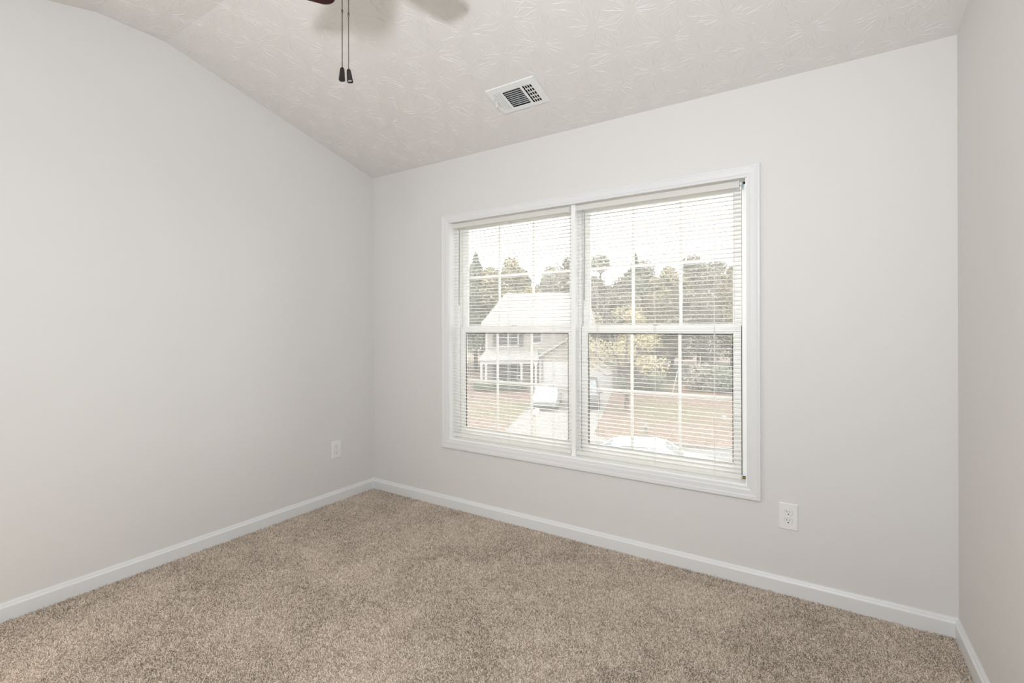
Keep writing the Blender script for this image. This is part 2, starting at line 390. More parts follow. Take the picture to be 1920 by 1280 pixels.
def make_window(n, x0, x1, gc, label):
    """x0..x1: clear width between jamb and mullion, gc: centre of the glass"""
    w = empty('window_%d' % n, ((x0+x1)/2, .11, OZ0)); tag(w, label, 'window', kind='structure')
    inv = Vector(w.location)
    def T(mb): 
        for i, v in enumerate(mb.v): mb.v[i] = v-inv
        return mb
    gw = .402; sw = .441
    # outer frame: side tracks, head and sill
    f = MB()
    f.box(x0, gc-sw-.005, .10, .14, OZ0, OZ1); f.box(gc+sw+.005, x1, .10, .14, OZ0, OZ1)
    f.box(x0, gc-sw-.005, .088, .10, OZ0, OZ1); f.box(gc+sw+.005, x1, .088, .10, OZ0, OZ1)
    f.box(x0, x1, .088, .14, OZ0, .502); f.box(x0, x1, .088, .14, 1.986, OZ1)
    f.box(gc-sw-.004, gc+sw+.004, .1395, .1405, 1.262, 1.266)
    T(f).build('window_frame', MAT['vinyl'], w)
    tk = MB()   # dark strips in the gaps beside the sashes, standing in for shade
    for sgn in (-1, 1):
        xx = sorted((gc+sgn*(sw+.0005), gc+sgn*(sw+.0035))); tk.box(xx[0], xx[1], .104, .112, .502, 1.266); tk.box(xx[0], xx[1], .128, .137, 1.267, 1.985)
    T(tk).build('gap_shade_strip', MAT['track'], w)
    def sash(name, y0, y1, z0, z1, g0, g1):
        h = MB(); 
        def rail(a0, a1, c0, c1): h.box(a0, a1, y0, y1, c0, c1)
        rings_ = []
        for (ix, iz0, iz1, yy) in ((sw, z0, z1, y1), (sw, z0, z1, y0), (gw+.006, g0-.006, g1+.006, y0), (gw, g0, g1, y0+.009), (gw, g0, g1, y1)):
            rings_.append([(gc-ix, yy, iz0), (gc+ix, yy, iz0), (gc+ix, yy, iz1), (gc-ix, yy, iz1)])
        rings_.append(rings_[0])
        h.loft(rings_, cap=False)
        so = T(h).build(name, MAT['vinyl'], w)
        gk = MB(); yg = y0+.0095; q = .0035
        gk.box(gc-gw, gc-gw+q, yg, yg+.006, g0, g1); gk.box(gc+gw-q, gc+gw, yg, yg+.006, g0, g1)
        gk.box(gc-gw+q, gc+gw-q, yg, yg+.006, g1-q, g1); gk.box(gc-gw+q, gc+gw-q, yg, yg+.006, g0, g0+q)
        T(gk).build('gasket', MAT['gasket'] if name == 'lower_sash' else MAT['vinyl'], so)
        u = MB(); yu = yg+.0035; zz = (g0+g1)/2
        for xx in (gc-.134, gc+.134): u.box(xx-.008, xx+.008, yu, yu+.006, g0, g1)
        for (a, c_) in ((gc-gw, gc-.142), (gc-.126, gc+.126), (gc+.142, gc+gw)): u.box(a, c_, yu, yu+.006, zz-.008, zz+.008)
        T(u).build('muntin_grid', MAT['muntin'], so)
        p = MB(); p.box(gc-gw+.001, gc+gw-.001, yu+.0065, yu+.0095, g0+.001, g1-.001); T(p).build('pane', MAT['glass'], so)
        return so
    lo = sash('lower_sash', .089, .113, .503, 1.267, .556, 1.224)
    up = sash('upper_sash', .115, .138, 1.232, 1.984, 1.272, 1.958)
    lk = MB(); lk.box(gc-.028, gc+.028, .094, .108, 1.2675, 1.272); lk.lathe([(.011, 1.272), (.011, 1.279), (.007, 1.281)], 16, T=Matrix.Translation((gc, .101, 0))); lk.box(gc-.005, gc+.030, .093, .101, 1.275, 1.279)
    T(lk).build('sash_lock', MAT['slat'], w)
    for sgn in (-1, 1):
        tl = MB(); tl.box(gc+sgn*.40-.022, gc+sgn*.40+.022, .092, .106, 1.2675, 1.272); T(tl).build('tilt_latch', MAT['vinyl'], w)
    return w
make_window(1, OX0, 1.6880, 1.247, 'left white double hung window with grilles of the twin pair')
make_window(2, 1.7390, OX1, 2.1845, 'right white double hung window with grilles, nearer the corner')

# ------------------------------------------------------------------ mini blinds
def make_blind(name, x0, x1, label, ladders, wandx, group):
    cx = (x0+x1)/2; root = empty(name, (cx, .038, OZ1-.004)); tag(root, label, 'blind', group)
    L = x1-x0; top = 1.9885; inv = Vector(root.location)
    def T(mb):
        for i, v in enumerate(mb.v): mb.v[i] = v-inv
        return mb
    h = MB(); y0, y1 = .025, .051; z0 = top-.031
    # open U channel
    prof = [(y0, z0), (y1, z0), (y1, top), (y1-.0012, top), (y1-.0012, z0+.0015), (y0+.0012, z0+.0015), (y0+.0012, top-.003), (y0+.003, top-.003), (y0+.003, top), (y0, top)]
    h.prism(prof, lambda y, z: (x0+.001, y, z), lambda y, z: (x1-.012, y, z))
    hr = T(h).build('headrail', MAT['slat'], root)
    for xx in (x0-.0005, x1-.013):
        br = MB(); br.box(xx, xx+.0025, y0-.0015, y1+.001, z0-.004, top+.004); T(br).build('end_bracket', MAT['vinyl'], root)
    s_ = MB(); pitch = .02205; zb = .531; n = int((z0-.006-zb)/pitch)+1; hw = .0125
    for i in range(n):
        zz = zb+i*pitch; jx = random.uniform(-.0012, .0012); tl = random.uniform(-.0008, .0008)+.0009
        cr = []
        for k in range(5):
            a = -1+k/2; cr.append((.038+a*hw, zz+.0017*(1-a*a)-tl*a))
        ring = [(y, z) for y, z in cr]+[(y, z-.00035) for y, z in reversed(cr)]
        s_.prism(ring, lambda y, z: (x0+.004+jx, y, z), lambda y, z: (x1-.002+jx, y, z))
    T(s_).build('slats', MAT['slat'], root)
    bt = MB(); bt.prism([(.0275, .4995), (.0485, .4995), (.0500, .503), (.0500, .514), (.0470, .520), (.0290, .520), (.0260, .514), (.0260, .503)], lambda y, z: (x0+.004, y, z), lambda y, z: (x1-.003, y, z))
    bo = T(bt).build('bottom_rail', MAT['slat'], root, bevel=.001)
    for lx in ladders:
        pl = MB(); pl.lathe([(.004, 0), (.004, .0012), (.0025, .002)], 12, T=Matrix.Translation((lx, .0262, .508)) @ Matrix.Rotation(math.pi/2, 4, 'X')); T(pl).build('cord_plug', MAT['slat'], bo)
        c_ = MB()
        for yy in (.0246, .0512): c_.tube([(lx, yy, z0), (lx+.001, yy, 1.2), (lx, yy, .512)], .0007, 6)
        for i in range(n): c_.tube([(lx, .0246, zb+i*pitch-.001), (lx, .0512, zb+i*pitch-.001)], .0004, 4)
        T(c_).build('ladder_cord', MAT['cord'], root)
        c_ = MB(); pts = []
        for k in range(12):
            q = k/11; pts.append((lx+.0035+.002*math.sin(q*9+lx*7)+.006*q*(lx > 1.2 and lx < 2.3), .0235, z0+(.505-z0)*q))
        c_.tube(pts, .0008, 6); T(c_).build('lift_cord', MAT['cord'], root)
    wd = MB(); wd.tube([(wandx, .0215, 1.946), (wandx+.001, .018, 1.70), (wandx-.001, .0175, 1.418)], .0034, 6); wd.tube([(wandx, .0235, 1.957), (wandx, .0215, 1.944)], .0018, 6)
    T(wd).build('tilt_wand', MAT['wand'], root)
    return root
make_blind('mini_blind', .7815, 1.7005, 'ivory mini blind hanging in the left window, slats open', (.931, 1.250, 1.576), .849, 'mini blinds in the twin window')
b2 = make_blind('mini_blind', 1.7330, 2.6350, 'ivory mini blind hanging in the right window, slats open', (1.867, 2.199, 2.506), 1.7925, 'mini blinds in the twin window')
# clear clip at the right end of the right headrail and brass hold-down pin at the sill
b = MB(); b.box(2.6372, 2.6432, .030, .048, 1.957, 1.986); tag(b.build('headrail_clip', MAT['clip'], bevel=.001), 'blue tinted plastic clip at the top corner of the right blind', 'clip')
b = MB(); Tm = Matrix.Translation((0, .042, .507)) @ Matrix.Rotation(math.pi/2, 4, 'Y')
b.lathe([(.0048, 2.6345), (.0048, 2.638), (.0028, 2.639), (.0028, 2.649), (.0055, 2.650), (.0055, 2.6568)], 14, T=Tm); tag(b.build('hold_down_pin', MAT['brass'], smooth=True), 'small brass hold-down pin at the right end of the sill', 'pin')

# ------------------------------------------------------------------ outlets
def rrect(w, h, r, n=6):
    pts = []
    for cx_, cz_, a0 in ((w/2-r, h/2-r, 0), (-w/2+r, h/2-r, 90), (-w/2+r, -h/2+r, 180), (w/2-r, -h/2+r, 270)):
        for k in range(n+1):
            a = math.radians(a0+90*k/n); pts.append((cx_+r*math.cos(a), cz_+r*math.sin(a)))
    return pts
def make_outlet(label, group):
    root = empty('wall_outlet'); tag(root, label, 'outlet', group)    # faces -Y, wall at y=0
    p = MB(); w, h = .0785, .1245
    p.loft([[(x*1.0, 0, z) for x, z in rrect(w, h, .003)], [(x, -.0022, z) for x, z in rrect(w, h, .003)], [(x, -.0058, z) for x, z in rrect(w-.007, h-.007, .003)]])
    p.build('cover_plate', MAT['plate'], root)
    for zz in (.0195, -.0195):
        def oval(k, y, s_=1): 
            pts = []
            for i in range(36):
                a = 2*math.pi*i/36; x = .0172*math.cos(a); z = .0172*math.sin(a)
                z = max(-.0138, min(.0138, z)); pts.append((x*s_, y, zz+z*s_))
            return pts
        gr = MB(); gr.loft([oval(0, -.0040, 1.035), oval(0, -.0060, 1.035)]); 
        r_ = MB(); r_.loft([oval(0, -.0055), oval(0, -.0074), oval(0, -.0080, .95)])
        ro = r_.build('receptacle', MAT['plate'], root)
        gr.build('recess_ring', MAT['recess'], ro)
        s_ = MB(); s_.box(-.0074, -.0052, -.00825, -.006, zz+.0005, zz+.0095); s_.box(.0052, .0070, -.00825, -.006, zz+.0012, zz+.0088)
        s_.prism([(.0026*math.cos(math.pi*k/8), .0026*math.sin(math.pi*k/8)*1) for k in range(9)]+[(-.0026, -.0026), (.0026, -.0026)], lambda x, z: (x, -.00825, zz-.0072+z), lambda x, z: (x, -.006, zz-.0072+z))
        s_.build('slots', MAT['slot'], ro)
    s_ = MB(); s_.lathe([(.0032, 0), (.0032, .0008), (.0024, .0013)], 16, T=Matrix.Translation((0, -.0057, 0)) @ Matrix.Rotation(math.pi/2, 4, 'X')); s_.build('screw', MAT['metalwhite'], root)
    return root
o1 = make_outlet('white duplex outlet on the window wall, right of the window', 'duplex wall outlets'); o1.location = (2.8372, 0, .3687)
o2 = copy_tree(o1); tag(o2, 'white duplex outlet on the left wall near the corner', 'outlet', 'duplex wall outlets'); o2.location = (0, -.3497, .3783); o2.rotation_euler = (0, 0, math.pi/2)

# ------------------------------------------------------------------ ceiling register
slope = math.atan((2.7995-2.438)/1.428)
vc = ((VX0+VX1)/2, (VY0+VY1)/2); vent = empty('air_vent', (vc[0], vc[1], zc(vc[1])))
vent.rotation_euler = (-slope, 0, 0)
tag(vent, 'white steel air register on the sloped ceiling above the window', 'vent')
VW, VH = (VX1-VX0), (VY1-VY0)/math.cos(slope)
# local: x right, y toward window, z up (into ceiling). s: 0..1 -> x, t: 0..1 -> y (0 = uphill edge)
def plate(holes, z0, z1, s0=0, s1=1, t0=0, t1=1):
    ss = sorted({s0, s1, *[h[0] for h in holes], *[h[1] for h in holes]}); ts = sorted({t0, t1, *[h[2] for h in holes], *[h[3] for h in holes]})
    mb = MB()
    for i in range(len(ss)-1):
        for j in range(len(ts)-1):
            a, c_ = (ss[i]+ss[i+1])/2, (ts[j]+ts[j+1])/2
            if any(h[0] < a < h[1] and h[2] < c_ < h[3] for h in holes): continue
            mb.box((ss[i]-.5)*VW, (ss[i+1]-.5)*VW, (ts[j]-.5)*VH, (ts[j+1]-.5)*VH, z0, z1)
    return mb
holes = [(s-.003, s+.003, .18, .86) for s in (.098, .141, .184, .227)]+[(.054, .063, .34, .72)]
holes.append((.285, .655, .21, .85)); holes += [(s-.017, s+.017, .20, .88) for s in (.722, .769, .816, .863)]
pm = plate(holes, -.0068, -.0058)
vp = pm.build('faceplate', MAT['metalwhite'], vent)
rim = MB(); e = .008
rim.loft([[(-VW/2, -VH/2, 0), (VW/2, -VH/2, 0), (VW/2, VH/2, 0), (-VW/2, VH/2, 0)], [(-VW/2-.0005, -VH/2-.0005, -.003), (VW/2+.0005, -VH/2-.0005, -.003), (VW/2+.0005, VH/2+.0005, -.003), (-VW/2-.0005, VH/2+.0005, -.003)], [(-VW/2+.002, -VH/2+.002, -.0068), (VW/2-.002, -VH/2+.002, -.0068), (VW/2-.002, VH/2-.002, -.0068), (-VW/2+.002, VH/2-.002, -.0068)]], cap=False)
rim.build('flange', MAT['metalwhite'], vent)
nl = 9
for k in range(nl):
    tt = .21+.64*(k+.5)/nl; lv = MB(); yy = (tt-.5)*VH; x0_, x1_ = (.286-.5)*VW, (.654-.5)*VW
    lv._add([(x0_, yy-.0046, -.0066), (x1_, yy-.0046, -.0066), (x1_, yy+.0010, .006), (x0_, yy+.0010, .006), (x0_, yy-.0040, -.0066), (x1_, yy-.0040, -.0066), (x1_, yy+.0016, .006), (x0_, yy+.0016, .006)], [(0,1,2,3), (4,7,6,5), (0,4,5,1), (3,2,6,7), (0,3,7,4), (1,5,6,2)])
    lv.build('louver', MAT['metalwhite'], vent)
for k in range(5):
    yy = (.26+.14*k-.5)*VH; dm = MB(); dm.box((.70-.5)*VW, (.885-.5)*VW, yy-.0046, yy+.0046, .004, .006); dm.build('damper_blade', MAT['metalwhite'], vent)
lev = MB(); lev.tube([((.058-.5)*VW, -.004, -.004), ((.050-.5)*VW, .000, -.020), ((.040-.5)*VW, .006, -.030)], [.0022, .0022, .0028], 8); lev.build('damper_lever', MAT['metalwhite'], vent)
for xx in (.03, .965):
    sc_ = MB(); sc_.lathe([(.0035, -.0082), (.0035, -.0066)], 14, T=Matrix.Translation(((xx-.5)*VW, 0, 0))); sc_.build('screw', MAT['metalwhite'], vent)
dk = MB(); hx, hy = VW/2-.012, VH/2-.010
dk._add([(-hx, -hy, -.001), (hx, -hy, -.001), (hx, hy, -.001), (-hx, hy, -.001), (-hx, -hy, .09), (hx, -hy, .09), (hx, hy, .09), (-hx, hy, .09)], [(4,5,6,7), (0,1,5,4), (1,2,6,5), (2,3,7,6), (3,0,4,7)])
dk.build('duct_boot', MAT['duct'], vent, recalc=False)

# ------------------------------------------------------------------ ceiling fan
HX, HY = 1.698, -1.627
fan = empty('ceiling_fan', (HX, HY, 2.7985)); tag(fan, 'mahogany bladed ceiling fan with two dark pull chains', 'ceiling fan')
b = MB(); b.lathe([(.072, 0), (.074, -.015), (.062, -.045), (.05, -.055)], 40); b.build('canopy', MAT['bronze'], fan, smooth=True)
b = MB(); b.lathe([(.016, -.05), (.016, -.09)], 20); b.build('downrod', MAT['bronze'], fan, smooth=True)
b = MB(); b.lathe([(.045, -.088), (.092, -.11), (.112, -.135), (.112, -.20), (.09, -.225), (.06, -.24)], 48); b.build('motor_housing', MAT['bronze'], fan, smooth=True)
b = MB(); b.lathe([(.055, -.235), (.062, -.25), (.085, -.272), (.108, -.285), (.109, -.302)], 40); b.build('switch_housing', MAT['bronze'], fan, smooth=True)
b = MB(); b.lathe([(.096, -.302), (.099, -.315), (.097, -.335), (.086, -.360), (.064, -.380), (.033, -.391), (.006, -.395)], 48); b.build('light_bowl', MAT['opal'], fan, smooth=True)
def blade_outline():
    pts = []; r0, r1 = .17, .481
    for k in range(9):
        q = k/8; pts.append((r0+(r1-.045-r0)*q, .050+.021*q))
    for k in range(1, 7):
        a = math.radians(90-90*k/6); pts.append((r1-.045+.045*math.cos(a), .071-.045+.045*math.sin(a)))
    return pts+[(x, -y) for x, y in reversed(pts)]
first = None
for k in range(5):
    ang = math.radians(81.8+72*k)
    if first is None:
        e_ = blade_outline(); bb = MB(); bb.prism(e_, lambda x, y: (x, y, -.003), lambda x, y: (x, y, .003))
        bl = bb.build('blade', MAT['blade'], fan, bevel=.002); first = bl
        ir = MB(); ir.prism([(.09, .018), (.13, .012), (.18, .035), (.225, .022), (.24, 0), (.225, -.022), (.18, -.035), (.13, -.012), (.09, -.018)], lambda x, y: (x, y, -.0075), lambda x, y: (x, y, -.0032)); ir.build('blade_iron', MAT['bronze'], bl, bevel=.001)
        for sx, sy in ((.185, .018), (.185, -.018), (.22, 0)): ir = MB(); ir.lathe([(.004, -.010), (.005, -.0073)], 10, T=Matrix.Translation((sx, sy, 0))); ir.build('screw', MAT['chain'], bl)
    else: bl = copy_tree(first, fan)
    bl.location = (0, 0, -.2385); bl.rotation_euler = (math.radians(-3.66), 0, ang)
def chain(x, y, z0, z1, conn, rot, tilt):
    """bead chain from z0 down to z1, bell fob below"""
    mb = MB(); z = z0; me_pts = []
    n = int((z0-z1)/.0042)
    for i in range(n):
        zz = z0-(i+.5)*.0042; 
        mb.lathe([(.0006, .0019), (.0014, .0010), (.0017, 0), (.0014, -.0010), (.0006, -.0019)], 7, T=Matrix.Translation((x-HX, y-HY, zz-2.7985)))
    mb.tube([(x-HX, y-HY, z0-2.7985), (x-HX, y-HY, z1-2.7985)], .0005, 5)
    ch = mb.build('pull_chain', MAT['chain'], fan, smooth=True)
    cn = MB(); cn.lathe([(.001, .0075), (.0026, .005), (.0028, 0), (.0026, -.005), (.001, -.0075)], 10, T=Matrix.Translation((x-HX, y-HY, conn-2.7985))); cn.build('connector', MAT['chain'], ch, smooth=True)
    pd = MB(); Tm = Matrix.Translation((x-HX, y-HY, z1-2.7985)) @ Matrix.Rotation(rot, 4, 'Z') @ Matrix.Rotation(math.radians(tilt), 4, 'Y')
    rg = []
    for (hw_, zz) in ((.0040, .001), (.0058, -.002), (.0068, -.010), (.0080, -.025), (.0090, -.0345), (.0080, -.0370)):
        rg.append([(px*hw_/.01*.92, py*hw_/.01*.70, zz) for px, py in ((.01, .006), (.006, .01), (-.006, .01), (-.01, .006), (-.01, -.006), (-.006, -.01), (.006, -.01), (.01, -.006))])
    pd.loft(rg, T=Tm); pd.build('fob', MAT['bronze'], ch)
chain(1.7904, -1.690, 2.500, 2.0157, 2.1803, .5, 2)
chain(1.7999, -1.675, 2.500, 2.0149, 2.1755, .75, -7)

# ------------------------------------------------------------------ outdoors (camera-independent street, 5.4 m below)
GZ = -4.1
TH_X = Vector((CAM.x, CAM.y, GZ))
def OUT(r, f, z=0): return (TH_X.x+R0.x*r+F0.x*f, TH_X.y+R0.y*r+F0.y*f, GZ+z)
def flat(name, pts, z, m, label, cat):
    mb = MB(); top = [OUT(r, f, z) for r, f in pts]; bot = [OUT(r, f, z-.05) for r, f in pts]; n = len(pts)
    mb._add(top+bot, [tuple(range(n)), tuple(range(2*n-1, n-1, -1))]+[(i, n+i, n+(i+1) % n, (i+1) % n) for i in range(n)])
    return struct(mb, name, m, label, cat)
flat('lawn', [(-60, 4), (60, 4), (90, 120), (-90, 120)], 0, MAT['lawn'], 'leaf strewn lawn across the street', 'lawn')
sd = Vector((5.67, -1.7)).normalized(); sn = Vector((-sd.y, sd.x))
A = Vector((4.01, 22.6))
def SP(a, n): p = A+sd*a+sn*n; return (p.x, p.y)
flat('street', [SP(-45, -8), SP(30, -8), SP(30, 0), SP(-45, 0)], .02, MAT['asphalt'], 'grey residential street below the window', 'street')
flat('driveway', [(-1.3, 22.9), (-.387, 24.9), (1.125, 32.7), (2.8, 43.0), (9.1, 43.0), (5.74, 30.2), (4.1, 24.2), (4.6, 22.5)], .03, MAT['concrete'], 'pale concrete driveway up to the garage', 'driveway')
flat('kerb', [SP(-45, 0), SP(-5.6, 0), SP(-5.6, .15), SP(-45, .15)], .12, MAT['concrete'], 'concrete kerb left of the driveway', 'kerb')
flat('kerb', [SP(.6, 0), SP(30, 0), SP(30, .15), SP(.6, .15)], .12, MAT['concrete'], 'concrete kerb right of the driveway', 'kerb')
flat('dirt_path', [(13.0, 37.5), (16.0, 37.5), (20, 48), (26.5, 62), (23.0, 62), (17.5, 50)], .02, MAT['dirt'], 'tan dirt track leading into the woods', 'path')

# --- house across the street; local frame x right, y away, z up
HO = empty('neighbour_house', OUT(-2.35, 43.2), YAW); tag(HO, 'two storey cream house with porch and double garage across the street', 'house')
def hb(name, m, *boxes, parent=HO, **k):
    mb = MB()
    for q in boxes: mb.box(*q)
    return mb.build(name, m, parent, **k)
w = MB(); w.prism([(0, 0), (0, 5.62), (9.2, 5.62), (9.2, 0)], lambda y, z: (0, y, z), lambda y, z: (9.4, y, z)); w.build('wall', MAT['siding'], HO)
r = MB()   # hipped at the left end
r._add([(-.4, -.5, 5.62), (9.8, -.5, 5.62), (9.8, 9.7, 5.62), (-.4, 9.7, 5.62), (-.4, -.5, 5.80), (9.8, -.5, 5.80), (9.8, 9.7, 5.80), (-.4, 9.7, 5.80), (1.75, 4.6, 8.85), (9.8, 4.6, 8.85)],
       [(3,2,1,0), (0,1,5,4), (3,0,4,7), (2,3,7,6), (1,2,6,9,5), (4,5,9,8), (7,4,8), (6,7,8,9)])
r.build('roof', MAT['shingle'], HO)
hb('fascia', MAT['housewhite'], (-.37, 9.77, -.56, -.46, 5.50, 5.76))
hb('corner_board', MAT['housewhite'], (-.03, .14, -.03, .1, 0, 5.6))
def hwindow(x0, x1, z0, z1, shutters=True, mull=True, y=0):
    fr = MB(); fr.box(x0-.1, x1+.1, y-.05, y+.02, z0-.1, z0); fr.box(x0-.1, x1+.1, y-.05, y+.02, z1, z1+.1); fr.box(x0-.1, x0, y-.05, y+.02, z0, z1); fr.box(x1, x1+.1, y-.05, y+.02, z0, z1)
    if mull: fr.box((x0+x1)/2-.06, (x0+x1)/2+.06, y-.05, y+.02, z0, z1)
    fr.box(x0, x1, y-.04, y+.01, (z0+z1)/2-.03, (z0+z1)/2+.03)
    f = fr.build('window', MAT['housewhite'], HO)
    hb('pane', MAT['darkglass'], (x0, x1, y-.02, y-.005, z0, z1), parent=f)
    if shutters:
        for a in (x0-.52, x1+.12):
            sh = MB(); sh.box(a, a+.4, y-.05, y-.005, z0-.05, z1+.05)
            for k in range(10):
                zz = z0+(z1-z0)*(k+.5)/10; sh.box(a+.05, a+.35, y-.062, y-.05, zz-.03, zz+.03)
            sh.build('shutter', MAT['shutter'], HO)
hwindow(1.15, 2.85, 3.78, 5.25); hwindow(4.25, 4.95, 4.05, 5.1, shutters=False, mull=False)
hwindow(1.15, 2.78, .55, 2.15)
# porch
pr = MB(); pr._add([(-.55, -1.9, 2.62), (4.65, -1.9, 2.62), (4.65, .0, 3.42), (0, .0, 3.42), (-.55, -1.9, 2.52), (4.65, -1.9, 2.52), (4.65, 0, 3.3), (0, 0, 3.3)], [(0,1,2,3), (7,6,5,4), (0,4,5,1), (1,5,6,2), (3,2,6,7), (0,3,7,4)])
pr.build('porch_roof', MAT['shingle'], HO)
hb('porch_beam', MAT['housewhite'], (-.4, 4.6, -1.80, -1.62, 2.28, 2.52)); hb('porch_floor', MAT['concrete'], (-.4, 4.6, -1.9, 0, 0, .2))
for xx in (-.30, .1, 3.15, 4.4): hb('porch_column', MAT['housewhite'], (xx-.09, xx+.09, -1.80, -1.62, .2, 2.28), (xx-.13, xx+.13, -1.84, -1.58, .2, .36), (xx-.13, xx+.13, -1.84, -1.58, 2.14, 2.28))
d_ = hb('front_door', MAT['door'], (3.3, 4.1, -.05, 0, .2, 2.2)); hb('door_trim', MAT['housewhite'], (3.18, 3.3, -.06, 0, .2, 2.3), (4.1, 4.22, -.06, 0, .2, 2.3), (3.18, 4.22, -.06, 0, 2.2, 2.3), parent=d_)
hb('sidelight', MAT['shutter'], (4.25, 4.5, -.05, 0, .2, 2.15))
# garage wing
gw_ = MB(); gw_.prism([(4.75, 0), (4.75, 2.75), (8.2, 4.75), (11.6, 2.75), (11.6, 0)], lambda x, z: (x, -1.0, z), lambda x, z: (x, 5.0, z)); gw_.build('garage_wall', MAT['siding'], HO)
gr_ = MB(); gr_.prism([(4.4, 2.62), (8.2, 4.85), (11.95, 2.62), (11.95, 2.80), (8.2, 5.03), (4.4, 2.80)], lambda x, z: (x, -1.35, z), lambda x, z: (x, 5.2, z)); gr_.build('garage_roof', MAT['shingle'], HO)
hb('corner_board', MAT['housewhite'], (4.72, 4.9, -1.04, -.9, 0, 2.7))
gd = MB(); gd.box(5.25, 11.0, -1.05, -1.0, 0, 2.25)
for k in range(4):
    for j in range(8): gd.box(5.35+j*.7, 5.95+j*.7, -1.07, -1.05, .1+k*.54, .52+k*.54)
gd.build('garage_door', MAT['housewhite'], HO)
hb('garage_trim', MAT['housewhite'], (5.1, 5.25, -1.06, -1.0, 0, 2.4), (11.0, 11.15, -1.06, -1.0, 0, 2.4), (5.25, 11.0, -1.06, -1.0, 2.25, 2.4))

